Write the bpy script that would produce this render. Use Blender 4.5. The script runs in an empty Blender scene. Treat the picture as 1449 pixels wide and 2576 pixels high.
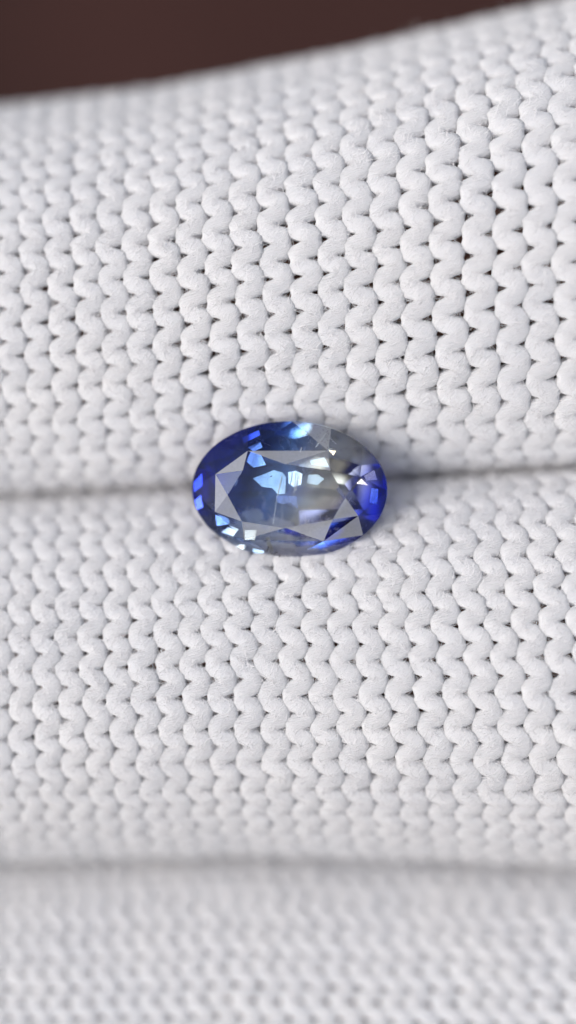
import bpy, bmesh, math, random
from math import sin, cos, pi, radians
from mathutils import Vector, Matrix, noise

# ------------------------------------------------------------------ set-up
# One Blender unit is one millimetre.  Things are modelled in a frame whose
# x/y lie in the plane of sharp focus; TILT turns that frame to the way the
# hand is held, under the open sky and above the brown floor.
S = bpy.context.scene
S.unit_settings.system = 'METRIC'
S.unit_settings.scale_length = 0.001
#<<ENV
E = dict(tilt=24, sun_off=45, sun_az=180, sun_ang=56, sun=0.36, sky=0.15, sat=0.42,
         expo=0.24, dist=90.0)
#>>ENV
R = Matrix.Rotation(radians(E['tilt']), 4, 'X')
#<<ENVCODE
def make_env():
    cam = bpy.data.cameras.new('camera')
    co = bpy.data.objects.new('camera', cam)
    S.collection.objects.link(co)
    D = E['dist']
    co.matrix_world = R @ Matrix.Translation((0, 0, D))
    cam.sensor_fit = 'VERTICAL'
    cam.sensor_height = 36.0
    cam.lens = 36.0 * D / 36.62
    cam.clip_start = 1.0
    cam.clip_end = 60000.0
    cam.dof.use_dof = True
    cam.dof.focus_distance = D - 0.88
    cam.dof.aperture_fstop = cam.lens * 1e-3 / (2 * 4.7)
    cam.dof.aperture_blades = 0
    S.camera = co
    # sun direction, given off the line of sight, turned into the world frame
    o, a = radians(E['sun_off']), radians(E['sun_az'])
    d = (R.to_3x3() @ Vector((sin(o) * cos(a), sin(o) * sin(a), cos(o)))).normalized()
    el, rot = math.asin(max(-1, min(1, d.z))), math.atan2(d.x, d.y)
    w = bpy.data.worlds.new('World')
    S.world = w
    w.use_nodes = True
    nt = w.node_tree
    nt.nodes.clear()
    sk = nt.nodes.new('ShaderNodeTexSky')
    sk.sky_type = 'NISHITA'
    sk.sun_disc = False
    sk.sun_elevation = el
    sk.sun_rotation = rot
    sk.dust_density = 4.0
    hs = nt.nodes.new('ShaderNodeHueSaturation')
    hs.inputs['Saturation'].default_value = E['sat']
    bg = nt.nodes.new('ShaderNodeBackground')
    bg.inputs['Strength'].default_value = E['sky']
    out = nt.nodes.new('ShaderNodeOutputWorld')
    nt.links.new(sk.outputs[0], hs.inputs['Color'])
    nt.links.new(hs.outputs[0], bg.inputs[0])
    nt.links.new(bg.outputs[0], out.inputs[0])
    L = bpy.data.lights.new('sun', 'SUN')
    L.energy = E['sun']
    L.angle = radians(E['sun_ang'])
    L.color = (1.0, 0.975, 0.955)
    lo = bpy.data.objects.new('sun', L)
    lo.rotation_euler = d.to_track_quat('Z', 'Y').to_euler()
    S.collection.objects.link(lo)
    S.view_settings.view_transform = 'Standard'
    S.view_settings.look = 'None'
    S.view_settings.exposure = E['expo']
    S.view_settings.gamma = 1.0
    S.cycles.max_bounces = 24
    S.cycles.transmission_bounces = 20
    S.cycles.glossy_bounces = 16
    S.cycles.transparent_max_bounces = 16
    S.cycles.caustics_refractive = True
    S.cycles.caustics_reflective = True
    S.cycles.blur_glossy = 0.0
    S.cycles.sample_clamp_indirect = 12.0
#>>ENVCODE
make_env()

# ------------------------------------------------------------------ helpers
def link(o):
    S.collection.objects.link(o)
    return o

def mesh_obj(name, verts, faces, mat, parent=None, smooth=False):
    me = bpy.data.meshes.new(name)
    me.from_pydata([tuple(v) for v in verts], [], faces)
    me.update()
    if smooth:
        me.shade_smooth()
    if mat:
        me.materials.append(mat)
    o = link(bpy.data.objects.new(name, me))
    if parent:
        o.parent = parent
    return o

def root(name, label, cat, loc=(0, 0, 0)):
    o = link(bpy.data.objects.new(name, None))
    o.empty_display_size = 1.0
    o.matrix_world = R @ Matrix.Translation(loc)
    o['label'] = label
    o['category'] = cat
    return o

PX = 20.6 / 1449.0          # mm per pixel of a 1449-wide view, in the focus plane
def mx(px): return (px - 724.5) * PX
def my(py): return (1288.0 - py) * PX
def lerp_tab(tab, x):
    if x <= tab[0][0]:
        (a, b), (c, d) = tab[0], tab[1]
    elif x >= tab[-1][0]:
        (a, b), (c, d) = tab[-2], tab[-1]
    else:
        for i in range(len(tab) - 1):
            if tab[i][0] <= x <= tab[i + 1][0]:
                (a, b), (c, d) = tab[i], tab[i + 1]
                break
    return b + (d - b) * (x - a) / (c - a)

# ------------------------------------------------------------------ finger form
# outlines (mm): where each finger's two edges run across the picture
def edge(pts, z):
    k = (E['dist'] - z) / E['dist']
    return [(mx(a) * k, my(b) * k) for a, b in pts]
EDGE = [edge([(-150, 272), (0, 262), (400, 222), (850, 142), (1449, 12), (1700, -50)], -8.5),
        edge([(-150, 1262), (0, 1253), (480, 1226), (975, 1203), (1449, 1172), (1700, 1158)], -4.5),
        edge([(-150, 2195), (0, 2190), (600, 2168), (1100, 2172), (1449, 2184), (1700, 2192)], -4.5),
        edge([(-150, 3100), (1700, 3150)], -7)]
GEM_AT = (0.036, 0.78, 0.33)
class Finger:
    def __init__(self, top, bot, z0, zl, h, n, wt=0.0, wb=0.0, hu=None, nu=None):
        self.t, self.b, self.z0, self.zl, self.h, self.n, self.wt, self.wb = top, bot, z0, zl, h, n, wt, wb
        self.hu, self.nu = hu or h, nu or n
    def frame(self, x):
        # neighbouring fingers are pressed together: their rounds run into each other
        t, b = lerp_tab(self.t, x) + self.wt, lerp_tab(self.b, x) - self.wb
        return (t + b) / 2, (t - b) / 2
    def pt(self, x, th, off=0.0):
        """th: 0 = lower edge in the picture, pi/2 = crown, pi = upper edge"""
        cy, a = self.frame(x)
        c, s = cos(th), sin(th)
        h = self.h if c > 0 else self.hu        # the two flanks fall off differently
        zc = self.z0 + self.zl * x - h
        e = 2.0 / (self.n if c > 0 else self.nu)
        a2, h2 = a + off, h + off
        y = -a2 * math.copysign(abs(c) ** e, c)
        z = h2 * math.copysign(abs(s) ** e, s)
        p = Vector((x, cy + y, zc + z))
        # the stone presses a hollow into the knit
        rho = math.hypot((x - GEM_AT[0]) / 3.49, (p.y - GEM_AT[1]) / 2.44)
        if rho < 1.8 and z > 0:
            lim = GEM_AT[2] - 0.24 - (max(0.0, 1 - rho)) * 2.75 + max(0.0, rho - 0.97) * 8.0 + off
            k = 0.22
            hh = max(0.0, min(1.0, 0.5 + 0.5 * (lim - p.z) / k))
            p.z = lim + (p.z - lim) * hh - k * hh * (1 - hh)
        return p
FING = [Finger(EDGE[0], EDGE[1], 0.98, 0.10, 4.8, 2.4, 0.0, 0.0, 9.5, 2.05),
        Finger(EDGE[1], EDGE[2], 0.90, 0.075, 7.6, 2.15, 0.0, 0.0, 4.8, 2.4),
        Finger(EDGE[2], EDGE[3], -2.6, 0.03, 6.0, 2.2, 0.3, 0.8)]

# ------------------------------------------------------------------ gemstone
#<<GEM
GP = dict(cx=0.036,
          cy=0.78,
          cz=0.33,
          crown=0.9,
          girdle=0.2106,
          tx=5,
          ty=-6,
          tipz=[0.6669, 0.6821, 0.6529, 0.7055, 0.7824, 0.85, 0.7128, 0.85],
          rows=[[8, 2.4, 0.1487, 0.7661], [8, 2.0373, 0.4523, 0.3725], [8, 2.0075, 1.2546, 0.3594]],
          jit=[-0.0295, 0.0168, -0.0184, 0.0342, -0.0306, 0.0174, -0.1, 0.0056, -0.0282, -0.0145, -0.1, -0.0107, 0.0106, 0.0095, 0.0069, -0.0706, 0.0118, -0.0061, 0.0568, -0.076, 0.0955, -0.0429, 0.024, 0.0205, 0.077, -0.0259, 0.0073, -0.0311, 0.0132, -0.03, -0.0011, -0.0075],
          cux=-0.2185,
          cuy=-0.057,
          z0=0.0841,
          z1=0.2973,
          z2=0.43,
          z3=0.5884,
          z3b=0.7418,
          z4=0.9279,
          left=[0.05, 0.12, 0.42],
          mid=[0.34, 0.58, 0.95],
          right=[0.84, 0.81, 0.72],
          rim=[0.09, 0.14, 0.8],
          band=-25,
          cpow=0.2616,
          ppow=1.1923,
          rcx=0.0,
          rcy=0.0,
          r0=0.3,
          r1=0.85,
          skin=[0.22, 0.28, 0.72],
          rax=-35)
GA, GB = 3.49, 2.44
def gx(px): return (px - 727) * 0.005333
def gy(py): return (527 - py) * 0.005333
# meet points of the crown: corners of the table, tips of the star facets, points on the girdle
TABLE_PX = [(720, 342), (1018, 382), (1120, 560), (1035, 705), (720, 765), (430, 725), (335, 550), (437, 385)]
TIP_PX = [(1000, 254), (1212, 426), (1200, 686), (970, 857), (440, 850), (246, 665), (248, 415), (467, 257)]
GIR_PX = [(750, 72), (1216, 232), (1382, 527), (1230, 828), (727, 985), (175, 790), (72, 527), (200, 240)]

def ell_t(x, y): return math.atan2(y / GB, x / GA)
def ellp(t): return (GA * cos(t), GB * sin(t))

def gem_planes(P):
    """the cuts of the stone: (kind, unit normal, distance), and the crown's meet points"""
    H = P['crown']
    T = [Vector((gx(a), gy(b), H)) for a, b in TABLE_PX]
    tips = [Vector((gx(a), gy(b), H * f)) for (a, b), f in zip(TIP_PX, P['tipz'])]
    gt = [ell_t(gx(a), gy(b)) for a, b in GIR_PX]
    G = [Vector((*ellp(t), 0)) for t in gt]
    pl = []
    def cut(kind, a, b, c):
        n = (b - a).cross(c - a).normalized()
        if n.z < 0:
            n = -n
        pl.append((kind, n, n.dot(a)))
    pl.append(('table', Vector((0, 0, 1)), H))
    meet = T + tips + G
    for i in range(8):
        j, k = (i + 1) % 8, (i - 1) % 8
        cut('star_facet', T[i], T[j], tips[i])
        cut('bezel_facet', T[i], tips[i], tips[k])
        cut('kite_facet', G[i], tips[i], tips[k])
        t0, t1 = gt[i], gt[j]
        while t1 > t0: t1 -= 2 * pi
        M = Vector((*ellp((t0 + t1) / 2), 0))
        meet.append(M)
        cut('upper_girdle_facet', tips[i], G[i], M)
        cut('upper_girdle_facet', tips[i], M, G[j])
    NG = P.get('ng', 72)
    for k in range(NG):
        x, y = ellp(2 * pi * k / NG)
        n = Vector((x / GA ** 2, y / GB ** 2, 0)).normalized()
        pl.append(('girdle', n, n.x * x + n.y * y))
    g = P['girdle']
    q = 0
    for r, (n_, Z, dl, rot) in enumerate(P['rows']):
        for k in range(n_):
            t = 2 * pi * (k / n_) + rot
            x, y = ellp(t)
            nh = Vector((x / GA ** 2, y / GB ** 2, 0)).normalized()
            h = nh.x * x + nh.y * y
            Zk = Z * (1 + P['jit'][q % 32]); q += 1
            n = Vector((nh.x * (Zk - dl), nh.y * (Zk - dl), -h)).normalized()
            apex = Vector((P['cux'], P['cuy'], -g - Zk))
            pl.append((('lower_girdle_facet', 'pavilion_facet', 'culet_facet')[r], n, n.dot(apex)))
    return pl, meet

def gem_tint(nt, P, scale=1.0):
    """colour zoning of the crystal: straight growth bands, blue at one end and colourless at the other"""
    N, Lk = nt.nodes, nt.links
    tc = N.new('ShaderNodeTexCoord')
    mp = N.new('ShaderNodeSeparateXYZ')
    Lk.new(tc.outputs['Object'], mp.inputs[0])
    # zone coordinate
    ax = radians(P['band'])
    a1 = N.new('ShaderNodeMath'); a1.operation = 'MULTIPLY'; a1.inputs[1].default_value = cos(ax) / (2 * GA)
    a2 = N.new('ShaderNodeMath'); a2.operation = 'MULTIPLY_ADD'; a2.inputs[1].default_value = sin(ax) / (2 * GA)
    Lk.new(mp.outputs['X'], a1.inputs[0]); Lk.new(mp.outputs['Y'], a2.inputs[0]); Lk.new(a1.outputs[0], a2.inputs[2])
    a3 = N.new('ShaderNodeMath'); a3.operation = 'ADD'; a3.inputs[1].default_value = 0.5
    Lk.new(a2.outputs[0], a3.inputs[0])
    cr = N.new('ShaderNodeValToRGB')
    e = cr.color_ramp.elements
    e[0].position = P['z0']; e[0].color = (*P['rim'], 1)
    e[1].position = P['z4']; e[1].color = (*P['rim'], 1)
    for p, c in ((P['z1'], P['left']), (P['z2'], P['mid']), (P['z3'], P['right']), (P['z3b'], P['right'])):
        q = e.new(p); q.color = (*c, 1)
    Lk.new(a3.outputs[0], cr.inputs[0])
    # deeper blue towards two ends: crystal zone, darkened to stand in for dark reflections
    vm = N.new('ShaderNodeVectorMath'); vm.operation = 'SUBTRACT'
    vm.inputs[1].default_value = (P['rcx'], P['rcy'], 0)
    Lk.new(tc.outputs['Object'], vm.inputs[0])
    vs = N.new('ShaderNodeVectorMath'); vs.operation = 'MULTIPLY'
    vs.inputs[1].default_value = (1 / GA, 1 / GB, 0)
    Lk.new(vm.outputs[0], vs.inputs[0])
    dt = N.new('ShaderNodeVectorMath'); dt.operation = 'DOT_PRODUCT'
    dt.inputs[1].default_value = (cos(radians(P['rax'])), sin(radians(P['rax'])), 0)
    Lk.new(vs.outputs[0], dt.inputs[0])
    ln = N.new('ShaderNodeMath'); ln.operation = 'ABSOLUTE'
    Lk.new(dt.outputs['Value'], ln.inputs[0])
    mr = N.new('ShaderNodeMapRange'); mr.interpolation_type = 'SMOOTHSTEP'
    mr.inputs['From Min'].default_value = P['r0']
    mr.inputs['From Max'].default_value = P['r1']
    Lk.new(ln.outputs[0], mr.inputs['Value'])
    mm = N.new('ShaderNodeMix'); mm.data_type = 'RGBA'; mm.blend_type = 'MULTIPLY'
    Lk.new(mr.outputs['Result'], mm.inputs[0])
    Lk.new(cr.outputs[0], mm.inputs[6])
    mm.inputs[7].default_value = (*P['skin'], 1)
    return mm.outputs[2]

def gem_material(name, P, tint=True, rough=0.0, power=1.0, sky_refl=0.0):
    m = bpy.data.materials.new(name)
    m.use_nodes = True
    nt = m.node_tree
    nt.nodes.clear()
    g = nt.nodes.new('ShaderNodeBsdfGlass')
    g.distribution = 'BECKMANN'
    g.inputs['IOR'].default_value = 1.77
    g.inputs['Roughness'].default_value = rough
    out = nt.nodes.new('ShaderNodeOutputMaterial')
    if tint:
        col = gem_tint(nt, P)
        gm = nt.nodes.new('ShaderNodeGamma')
        gm.inputs[1].default_value = power
        nt.links.new(col, gm.inputs[0])
        nt.links.new(gm.outputs[0], g.inputs['Color'])
    if sky_refl:
        # speckled diffuse grey painted in as this facet's sky reflection
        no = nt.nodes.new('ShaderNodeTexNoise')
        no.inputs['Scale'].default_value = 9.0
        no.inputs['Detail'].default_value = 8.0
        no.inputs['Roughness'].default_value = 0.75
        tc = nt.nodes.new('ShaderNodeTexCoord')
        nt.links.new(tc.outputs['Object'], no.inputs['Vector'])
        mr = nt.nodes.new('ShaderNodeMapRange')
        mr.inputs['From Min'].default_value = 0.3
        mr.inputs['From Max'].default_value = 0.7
        mr.inputs['To Min'].default_value = sky_refl * 0.88
        mr.inputs['To Max'].default_value = min(1.0, sky_refl * 1.1)
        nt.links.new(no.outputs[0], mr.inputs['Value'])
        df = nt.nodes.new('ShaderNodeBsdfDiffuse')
        df.inputs['Color'].default_value = (*P.get('refl_grey', (0.40, 0.41, 0.43)), 1)
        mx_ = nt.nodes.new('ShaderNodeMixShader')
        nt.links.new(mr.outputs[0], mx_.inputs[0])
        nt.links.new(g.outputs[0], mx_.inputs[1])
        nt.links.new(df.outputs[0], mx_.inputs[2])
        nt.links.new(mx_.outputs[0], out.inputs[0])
    else:
        nt.links.new(g.outputs[0], out.inputs[0])
    return m

# facets whose grey sky reflection is painted in, by the order of the cuts
SKY_REFL = {37: 0.66, 2: 0.62, 32: 0.66, 26: 0.5, 21: 0.5, 16: 0.68, 11: 0.72, 18: 0.72, 1: 0.3, 4: 0.45}

def build_gem(P):
    pl, meet = gem_planes(P)
    gr = root('gemstone', 'oval faceted blue and grey gemstone lying in the crease between two gloved fingers', 'gemstone', (P['cx'], P['cy'], P['cz']))
    gr.matrix_world = gr.matrix_world @ Matrix.Rotation(radians(P['tx']), 4, 'X') @ Matrix.Rotation(radians(P['ty']), 4, 'Y')
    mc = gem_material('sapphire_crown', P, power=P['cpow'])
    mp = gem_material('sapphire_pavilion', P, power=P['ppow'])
    # cut the stone: every facet is its plane trimmed by all the other planes
    facets = {}
    for i, (kind, n, d) in enumerate(pl):
        u = n.orthogonal().normalized()
        v = n.cross(u)
        poly = [n * d + u * (20 * a) + v * (20 * b) for a, b in ((-1, -1), (1, -1), (1, 1), (-1, 1))]
        for j, (kd, m, e) in enumerate(pl):
            if i == j:
                continue
            if n.dot(m) > 0.9999999 and abs(d - e) < 1e-6:
                if j < i:
                    poly = []
                    break
                continue
            out = []
            for q in range(len(poly)):
                A_, B_ = poly[q], poly[(q + 1) % len(poly)]
                da, db = m.dot(A_) - e, m.dot(B_) - e
                if da <= 0:
                    out.append(A_)
                if (da < 0) != (db < 0) and da != db:
                    out.append(A_ + (B_ - A_) * (da / (da - db)))
            poly = out
            if len(poly) < 3:
                break
        clean = []
        for q in poly:
            if not clean or (q - clean[-1]).length > 2e-5:
                clean.append(q)
        if len(clean) > 2 and (clean[0] - clean[-1]).length < 2e-5:
            clean.pop()
        if len(clean) < 3:
            continue
        area = sum(((clean[q] - clean[0]).cross(clean[q + 1] - clean[0]) for q in range(1, len(clean) - 1)), Vector((0, 0, 0)))
        if area.length < 2e-6:
            continue
        key = ('girdle',) if kind == 'girdle' else (kind, i)
        facets.setdefault(key, []).append(clean)
    for key, fl in facets.items():
        vs, fs = [], []
        for f in fl:
            fs.append(list(range(len(vs), len(vs) + len(f))))
            vs += f
        if len(key) > 1 and key[1] in SKY_REFL:
            mh = gem_material('sky_grey_facet', P, power=P['cpow'], sky_refl=SKY_REFL[key[1]])
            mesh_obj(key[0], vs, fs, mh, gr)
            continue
        mesh_obj(key[0], vs, fs, mp if key[0] in ('lower_girdle_facet', 'pavilion_facet', 'culet_facet') else mc, gr)
    # ---- inside the stone: needles, a crack, specks, and added plates for facet flashes
    def inc_mat(name, col, alpha):
        m = bpy.data.materials.new(name)
        m.use_nodes = True
        nt = m.node_tree
        nt.nodes.clear()
        if name in ('flash_plate', 'bright_flash_plate', 'blue_flash_plate', 'needle_inclusion'):
            # glossy: needles, and added plates that mirror the sun as facet flashes
            d = nt.nodes.new('ShaderNodeBsdfGlossy'); d.inputs['Roughness'].default_value = 0.22
        else:
            d = nt.nodes.new('ShaderNodeBsdfDiffuse')
        d.inputs[0].default_value = (*col, 1)
        t = nt.nodes.new('ShaderNodeBsdfTransparent')
        x = nt.nodes.new('ShaderNodeMixShader')
        no = nt.nodes.new('ShaderNodeTexNoise'); no.inputs['Scale'].default_value = 2.2; no.inputs['Detail'].default_value = 4
        tc = nt.nodes.new('ShaderNodeTexCoord')
        mp = nt.nodes.new('ShaderNodeMapping'); mp.inputs['Scale'].default_value = (1.6, 0.5, 1)
        mr = nt.nodes.new('ShaderNodeMapRange')
        mr.inputs['From Min'].default_value = 0.3; mr.inputs['From Max'].default_value = 0.7
        mr.inputs['To Min'].default_value = alpha * 0.35; mr.inputs['To Max'].default_value = min(1, alpha * 1.25)
        o = nt.nodes.new('ShaderNodeOutputMaterial')
        nt.links.new(tc.outputs['Object'], mp.inputs[0]); nt.links.new(mp.outputs[0], no.inputs['Vector'])
        nt.links.new(no.outputs[0], mr.inputs['Value']); nt.links.new(mr.outputs[0], x.inputs[0])
        nt.links.new(t.outputs[0], x.inputs[1]); nt.links.new(d.outputs[0], x.inputs[2])
        nt.links.new(x.outputs[0], o.inputs[0])
        return m
    mats = {}
    M3 = (Matrix.Rotation(radians(P['tx']), 3, 'X') @ Matrix.Rotation(radians(P['ty']), 3, 'Y')).inverted()
    o_, a_ = radians(E['sun_off']), radians(E['sun_az'])
    SUN = M3 @ Vector((sin(o_) * cos(a_), sin(o_) * sin(a_), cos(o_)))
    EYE = M3 @ Vector((0, 0, 1))
    ups = [(n, d) for kd, n, d in pl if n.z > 0.05]
    def skin(x, y):
        return min(((d - n.x * x - n.y * y) / n.z, i_, n) for i_, (n, d) in enumerate(ups))
    def bend(v, n):
        # direction inside the stone of a ray that comes from v through a facet of normal n
        c = v.dot(n)
        k = math.sqrt(max(0.0, 1 - (1 - c * c) / 1.77 ** 2))
        return (v / 1.77 + n * (k - c / 1.77)).normalized()
    def plate(name, px, dep, turn, mat, th=0.012):
        cx_, cy_ = sum(gx(a) for a, b in px) / len(px), sum(gy(b) for a, b in px) / len(px)
        z0, _, n0 = skin(cx_, cy_)
        nrm = (bend(EYE, n0) + bend(SUN, n0)).normalized()
        if nrm.z < 0.5 or name == 'crack':
            nrm = Vector((0, 0, 1))
        nrm = (nrm + Vector((turn, 0, 0))).normalized()
        z0 -= dep
        zz = [z0 - (nrm.x * (gx(a) - cx_) + nrm.y * (gy(b) - cy_)) / nrm.z for a, b in px]
        lo = max(0.0, max(z_ - (skin(gx(a), gy(b))[0] - 0.03) for z_, (a, b) in zip(zz, px)))
        vs = []
        for s_ in (0, -th):
            for z_, (a, b) in zip(zz, px):
                vs.append((gx(a), gy(b), z_ - lo + s_))
        n_ = len(px)
        fs = [tuple(range(n_))[::-1], tuple(range(n_, 2 * n_))]
        fs += [(i_, (i_ + 1) % n_, n_ + (i_ + 1) % n_, n_ + i_) for i_ in range(n_)]
        if (name, mat) not in mats:
            mats[(name, mat)] = inc_mat(name, *mat)
        mesh_obj(name, vs, fs, mats[(name, mat)], gr)
    H = P['crown']
    pale = ((0.50, 0.68, 0.86), 0.62)  # added plates standing for bright pavilion reflections
    plate('flash_plate', [(590, 405), (640, 385), (700, 400), (722, 430), (716, 540), (668, 545), (632, 505), (560, 495), (500, 440)], 0.30, 0.10, pale)
    plate('flash_plate', [(735, 398), (790, 388), (830, 408), (822, 478), (770, 492), (738, 470)], 0.28, 0.04, pale)
    plate('flash_plate', [(655, 552), (792, 556), (800, 640), (748, 600), (700, 612), (660, 596)], 0.34, 0.16, ((0.34, 0.46, 0.84), 0.6))
    plate('flash_plate', [(868, 415), (930, 410), (975, 440), (930, 482), (862, 470)], 0.33, 0.12, pale)
    plate('flash_plate', [(486, 268), (552, 282), (590, 352), (508, 372), (455, 330)], 0.2, 0.06, pale)
    plate('flash_plate', [(880, 326), (975, 300), (1008, 366), (890, 352)], 0.16, 0.02, pale)
    plate('flash_plate', [(255, 675), (345, 703), (345, 738), (250, 765)], 0.12, 0.0, pale)
    plate('flash_plate', [(485, 905), (560, 922), (556, 950), (490, 948)], 0.08, 0.0, pale)
    plate('flash_plate', [(465, 246), (545, 200), (562, 240), (505, 270)], 0.10, 0.05, pale)
    cream = ((0.97, 0.92, 0.78), 1.0)  # added plates standing for cream sparkles of the facets
    plate('bright_flash_plate', [(280, 802), (352, 748), (408, 772), (346, 852), (298, 855)], 0.12, 0.0, cream)
    plate('bright_flash_plate', [(446, 782), (524, 780), (510, 858), (446, 846)], 0.12, 0.0, cream)
    plate('bright_flash_plate', [(362, 902), (444, 868), (424, 938)], 0.08, 0.0, cream)
    plate('bright_flash_plate', [(1176, 470), (1212, 440), (1262, 486)], 0.12, 0.0, cream)
    plate('bright_flash_plate', [(1000, 258), (1048, 258), (1030, 290)], 0.1, 0.0, cream)
    plate('bright_flash_plate', [(1222, 425), (1296, 388), (1318, 452), (1240, 455)], 0.08, 0.1, ((0.72, 0.72, 0.9), 0.8))
    blue = ((0.16, 0.25, 0.72), 0.8)  # added plates standing for blue flashes near the rim
    plate('blue_flash_plate', [(418, 184), (528, 128), (540, 165), (440, 225)], 0.10, 0.05, blue)
    plate('blue_flash_plate', [(1275, 505), (1322, 512), (1318, 615), (1262, 600)], 0.10, 0.05, ((0.25, 0.42, 0.85), 0.8))
    plate('blue_flash_plate', [(85, 480), (150, 420), (158, 500), (90, 545)], 0.06, 0.0, blue)
    plate('blue_flash_plate', [(95, 600), (150, 560), (165, 640), (108, 665)], 0.06, 0.0, ((0.30, 0.40, 0.85), 0.8))
    def needle(name, a, b, z0, z1, r, mat):
        p0, p1 = Vector((gx(a[0]), gy(a[1]), z0)), Vector((gx(b[0]), gy(b[1]), z1))
        d = (p1 - p0).normalized(); u = d.orthogonal().normalized(); v = d.cross(u)
        vs = [p + (u * cos(w) + v * sin(w)) * r * 1.5 * k for p, k in ((p0, 0.5), ((p0 + p1) / 2, 1), (p1, 0.4)) for w in (0, 1.571, 3.142, 4.712)]
        fs = [(3, 2, 1, 0), (8, 9, 10, 11)] + [(o_ + i_, o_ + (i_ + 1) % 4, o_ + 4 + (i_ + 1) % 4, o_ + 4 + i_) for o_ in (0, 4) for i_ in range(4)]
        if (name, mat) not in mats:
            mats[(name, mat)] = inc_mat(name, *mat)
        mesh_obj(name, vs, fs, mats[(name, mat)], gr)
    wh = ((0.95, 0.95, 0.92), 0.95)
    for a, b, r in (((693, 425), (664, 560), 0.022), ((662, 560), (636, 748), 0.009), ((762, 398), (748, 480), 0.016), ((784, 400), (774, 560), 0.012),
                    ((824, 232), (795, 335), 0.014), ((800, 420), (786, 520), 0.02), ((402, 448), (378, 496), 0.03)):
        needle('needle_inclusion', a, b, H - 0.22, H - 0.24, r, wh)
    needle('needle_inclusion', (978, 143), (912, 240), 0.20, 0.45, 0.04, wh)
    dk = ((0.05, 0.03, 0.02), 1.0)
    needle('dark_speck', (617, 423), (624, 426), H - 0.2, H - 0.2, 0.024, dk)
    for a, b in (((640, 928), (628, 958)), ((668, 958), (658, 990)), ((592, 872), (582, 935)), ((320, 826), (302, 846)), ((640, 928), (652, 934))):
        needle('dark_speck', a, b, 0.06, 0.04, 0.022, dk)
    gry = ((0.45, 0.44, 0.38), 0.8)
    plate('crack', [(572, 812), (600, 806), (622, 885), (622, 966), (588, 966), (598, 900)], 0.06, 0.0, gry)
    return gr
#>>GEM
if not globals().get('SKIP_GEM'):
    gem = build_gem(GP)

# ------------------------------------------------------------------ materials
def yarn_material():
    m = bpy.data.materials.new('cotton_yarn')
    m.use_nodes = True
    nt = m.node_tree
    b = nt.nodes['Principled BSDF']
    b.inputs['Roughness'].default_value = 0.95
    b.inputs['Specular IOR Level'].default_value = 0.15
    b.inputs['Sheen Weight'].default_value = 0.25
    b.inputs['Sheen Roughness'].default_value = 0.6
    uv = nt.nodes.new('ShaderNodeUVMap')
    mp = nt.nodes.new('ShaderNodeMapping')
    mp.inputs['Scale'].default_value = (3.0, 15.0, 1.0)
    n1 = nt.nodes.new('ShaderNodeTexNoise')
    n1.inputs['Scale'].default_value = 1.6
    n1.inputs['Detail'].default_value = 5.0
    n1.inputs['Roughness'].default_value = 0.7
    nt.links.new(uv.outputs[0], mp.inputs[0])
    nt.links.new(mp.outputs[0], n1.inputs['Vector'])
    b.inputs['Subsurface Weight'].default_value = 0.6
    b.inputs['Subsurface Radius'].default_value = (1.0, 0.95, 0.92)
    b.inputs['Subsurface Scale'].default_value = 0.4
    tc = nt.nodes.new('ShaderNodeTexCoord')
    n2 = nt.nodes.new('ShaderNodeTexNoise')
    n2.inputs['Scale'].default_value = 0.35
    n2.inputs['Detail'].default_value = 3.0
    nt.links.new(tc.outputs['Object'], n2.inputs['Vector'])
    cr = nt.nodes.new('ShaderNodeValToRGB')
    cr.color_ramp.elements[0].position = 0.3
    cr.color_ramp.elements[0].color = (0.775, 0.775, 0.80, 1)
    cr.color_ramp.elements[1].position = 0.7
    cr.color_ramp.elements[1].color = (0.83, 0.82, 0.83, 1)
    nt.links.new(n2.outputs[0], cr.inputs[0])
    nt.links.new(cr.outputs[0], b.inputs['Base Color'])
    bp = nt.nodes.new('ShaderNodeBump')
    bp.inputs['Strength'].default_value = 1.0
    bp.inputs['Distance'].default_value = 0.09
    nt.links.new(n1.outputs[0], bp.inputs['Height'])
    nt.links.new(bp.outputs[0], b.inputs['Normal'])
    return m

def plain_material(name, col, rough=0.9, var=0.0, scale=1.0):
    m = bpy.data.materials.new(name)
    m.use_nodes = True
    nt = m.node_tree
    b = nt.nodes['Principled BSDF']
    b.inputs['Roughness'].default_value = rough
    b.inputs['Specular IOR Level'].default_value = 0.2
    n = nt.nodes.new('ShaderNodeTexNoise')
    n.inputs['Scale'].default_value = scale
    n.inputs['Detail'].default_value = 3.0
    tc = nt.nodes.new('ShaderNodeTexCoord')
    nt.links.new(tc.outputs['Object'], n.inputs['Vector'])
    cr = nt.nodes.new('ShaderNodeValToRGB')
    cr.color_ramp.elements[0].position = 0.35
    cr.color_ramp.elements[1].position = 0.65
    cr.color_ramp.elements[0].color = (*[c * (1 - var) for c in col], 1)
    cr.color_ramp.elements[1].color = (*[c * (1 + var) for c in col], 1)
    nt.links.new(n.outputs[0], cr.inputs[0])
    nt.links.new(cr.outputs[0], b.inputs['Base Color'])
    return m
M_YARN = yarn_material()
M_SKIN = plain_material('brown_lining', (0.34, 0.17, 0.12), 0.9, 0.3, 1.2)
M_FIB = plain_material('cotton_fibre', (0.85, 0.84, 0.85), 1.0, 0.02, 1.0)
M_GROUND = plain_material('brown_floor', (0.052, 0.021, 0.0175), 0.8, 0.35, 0.03)

# ------------------------------------------------------------------ ground
g = mesh_obj('ground', [(-3e4, -3e4, -160), (3e4, -3e4, -160), (3e4, 3e4, -160), (-3e4, 3e4, -160)],
             [[0, 1, 2, 3]], M_GROUND)
g['kind'] = 'structure'

# ------------------------------------------------------------------ glove
glove = root('knitted_glove', 'white knitted cotton glove with three fingers held side by side under the gemstone', 'glove')
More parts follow.
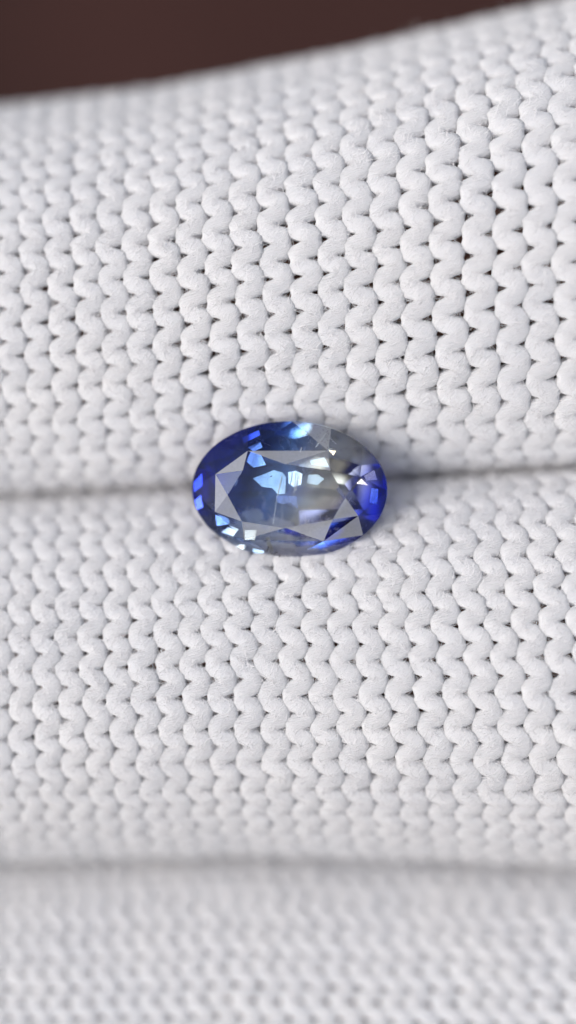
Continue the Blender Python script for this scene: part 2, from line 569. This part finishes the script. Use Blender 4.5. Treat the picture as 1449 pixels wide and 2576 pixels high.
#  finger: stitches round it, spacing at x=0, spacing slope, drift of the columns down the picture, phase
KNIT = [dict(hole=0.54, n=33, per=1.25, p=1.00, ps=0.0085, d0=0.03, d1=0.000, ph=0.3),
        dict(hole=0.47, n=35, per=1.15, p=0.915, ps=0.0055, d0=0.085, d1=0.006, ph=1.1),
        dict(hole=0.54, n=32, per=1.13, p=0.93, ps=0.009, d0=0.20, d1=0.012, ph=2.0)]
X0, X1 = -17.0, 17.0
YR = 0.43          # how far yarn centres lie under the outer surface
def wave(f):
    s = sin(f)
    return math.asin(0.78 * s) / math.asin(0.78)

def arc_table(F, x):
    K = 240
    th = [-0.75 + (pi + 1.5) * i / K for i in range(K + 1)]
    P_ = [F.pt(x, t, -YR) for t in th]
    L = [0.0]
    for i in range(K):
        L.append(L[-1] + (P_[i + 1] - P_[i]).length)
    # measured from the crown
    c = L[K // 2]
    return th, [l - c for l in L]

def build_yarn(F, k, xj, j, rnd, samples):
    th, L = arc_table(F, xj)
    n = k['n']
    a = F.frame(xj)[1]
    per = k['per'] * a / F.frame(0.0)[1]
    ns = int((L[-1] - L[0]) / per * samples)
    p_here = k['p'] + k['ps'] * xj
    A = 0.22 * p_here
    alpha = math.atan(4 * A / per)
    rb = 0.5 * p_here
    rn = 0.42
    pts = []
    i0 = 0
    tabi = 0
    sd = k['d0'] + k['d1'] * xj
    seed = j * 7.31 + n
    path = []
    for i in range(ns + 1):
        s = L[0] + (L[-1] - L[0]) * i / ns
        while tabi < len(L) - 2 and L[tabi + 1] < s:
            tabi += 1
        f = (s - L[tabi]) / (L[tabi + 1] - L[tabi])
        t = th[tabi] + (th[tabi + 1] - th[tabi]) * f
        ph = 2 * pi * s / per + k['ph'] + 0.8 * noise.noise(Vector((xj * 0.3, s * 0.35, n))) + 0.16 * noise.noise(Vector((seed, s * 0.8, 5.0)))
        w = wave(ph)
        x = xj - sd * s + A * w + 0.16 * noise.noise(Vector((xj * 0.3, s * 0.3, 3.3 + n)))
        x += 0.07 * noise.noise(Vector((seed, s * 0.9, 1.0)))
        dip = 0.012 * sin(2 * ph)
        off = -YR - dip + 0.05 * noise.noise(Vector((seed, s * 0.8, 9.0)))
        path.append((x, t, off, 1.24 - k['hole'] * abs(sin(ph)) ** 3.2, s, ph))
    nsd = 12
    verts, faces, uvs = [], [], []
    cen = [F.pt(x, t, o) for x, t, o, r, s, ph in path]
    for i, (x, t, o, r, s, ph) in enumerate(path):
        c = cen[i]
        tg = (cen[min(i + 1, ns)] - cen[max(i - 1, 0)]).normalized()
        dt = 0.01
        s1 = F.pt(x, t + dt, o) - F.pt(x, t - dt, o)
        s2 = F.pt(x + 0.05, t, o) - F.pt(x - 0.05, t, o)
        nn = s1.cross(s2).normalized()
        if nn.dot(F.pt(x, t, o + 0.1) - c) < 0:
            nn = -nn
        lat = F.pt(x + 0.05, t, o) - F.pt(x - 0.05, t, o)
        lat.normalize()
        b = tg.cross(nn).normalized()
        if b.dot(lat) < 0:
            b = -b
        b = (lat * 0.8 + b * 0.2).normalized()
        for q in range(nsd):
            an = 2 * pi * q / nsd
            v = Vector((seed + cos(an) * 0.8, s * 2.6, sin(an) * 0.8))
            rr = r * (1 + 0.055 * noise.noise(v) + 0.035 * noise.noise(v * 2.7))
            ca, sa = cos(an), sin(an)
            verts.append(c + b * (math.copysign(abs(ca) ** 0.7, ca) * rb * rr) + nn * (math.copysign(abs(sa) ** 0.36, sa) * rn * rr / r))
    for i in range(ns):
        for q in range(nsd):
            q2 = (q + 1) % nsd
            faces.append((i * nsd + q, i * nsd + q2, (i + 1) * nsd + q2, (i + 1) * nsd + q))
            u0, u1 = path[i][4], path[i + 1][4]
            tw = 0.55
            uvs += [(u0, q / nsd + u0 * tw), (u0, (q + 1) / nsd + u0 * tw), (u1, (q + 1) / nsd + u1 * tw), (u1, q / nsd + u1 * tw)]
    return verts, faces, uvs, cen

def fibres(rnd, samples_pts, count):
    """loose cotton hairs: three-sided tapering curls"""
    verts, faces = [], []
    for _ in range(count):
        c, nn, tg = rnd.choice(samples_pts)
        ln = rnd.uniform(0.14, 0.50) * (2.0 if rnd.random() < 0.08 else 1.0)
        b = tg.cross(nn)
        an = rnd.uniform(-1.1, 1.1)
        r0 = 0.43
        base = c + (nn * cos(an) + b * sin(an)) * (r0 * 0.95) + tg * rnd.uniform(-0.08, 0.08)
        d = (tg * rnd.gauss(0, 1) + b * rnd.gauss(0, 0.8) + (nn * cos(an) + b * sin(an)) * rnd.uniform(0.1, 0.8)).normalized()
        curl = Vector((rnd.gauss(0, 1), rnd.gauss(0, 1), rnd.gauss(0, 1))) * 0.45
        rad = rnd.uniform(0.005, 0.010)
        s0 = len(verts)
        p = base
        K = 4
        for i in range(K + 1):
            r = rad * (1 - 0.6 * i / K)
            u = d.orthogonal().normalized()
            v = d.cross(u)
            for q in range(3):
                a = 2 * pi * q / 3
                verts.append(p + u * (r * cos(a)) + v * (r * sin(a)))
            p = p + d * (ln / K)
            d = (d + curl - nn * 0.12).normalized()
        for i in range(K):
            for q in range(3):
                a, b2 = s0 + i * 3 + q, s0 + i * 3 + (q + 1) % 3
                faces.append((a, b2, b2 + 3, a + 3))
    return verts, faces

def build_finger(F, k, idx):
    rnd = random.Random(100 + idx)
    xs = [X0 - 1 + i * 1.4 for i in range(27)]
    nn = 72
    vs, fs = [], []
    for x in xs:
        for q in range(nn):
            vs.append(F.pt(x, 2 * pi * q / nn, -0.82))
    for i in range(len(xs) - 1):
        for q in range(nn):
            fs.append((i * nn + q, i * nn + (q + 1) % nn, (i + 1) * nn + (q + 1) % nn, (i + 1) * nn + q))
    fs.append(tuple(range(nn))[::-1])
    fs.append(tuple((len(xs) - 1) * nn + q for q in range(nn)))
    part = mesh_obj('finger', vs, fs, M_SKIN, glove, True)
    x = X0
    j = 0
    sp = []
    while x < X1:
        inview = -11.5 < x < 11.5
        v, f, uv, cen = build_yarn(F, k, x, j, rnd, 14 if inview else 10)
        me = bpy.data.meshes.new('yarn')
        me.from_pydata(v, [], f)
        ul = me.uv_layers.new(name='UVMap')
        ul.data.foreach_set('uv', [c for t in uv for c in t])
        me.shade_smooth()
        me.materials.append(M_YARN)
        o = link(bpy.data.objects.new('yarn', me))
        o.parent = part
        if inview:
            for i in range(2, len(cen) - 2):
                c = cen[i]
                if abs(c.y) > 19.5 or c.z < -4.6:
                    continue
                tg = (cen[i + 1] - cen[i - 1]).normalized()
                up = Vector((0, c.y - F.frame(c.x)[0], (c.z - (F.z0 + F.zl * c.x - F.h)) * 1.5)).normalized()
                up = (up - tg * up.dot(tg)).normalized()
                sp.append((c, up, tg))
        x += k['p'] + k['ps'] * x
        j += 1
    v, f = fibres(rnd, sp, NFIB[idx])
    fo = mesh_obj('loose_fibre', v, f, M_FIB, part)
    fo['kind'] = 'stuff'
NFIB = (50000, 50000, 10000)
for i in range(3):
    build_finger(FING[i], KNIT[i], i)
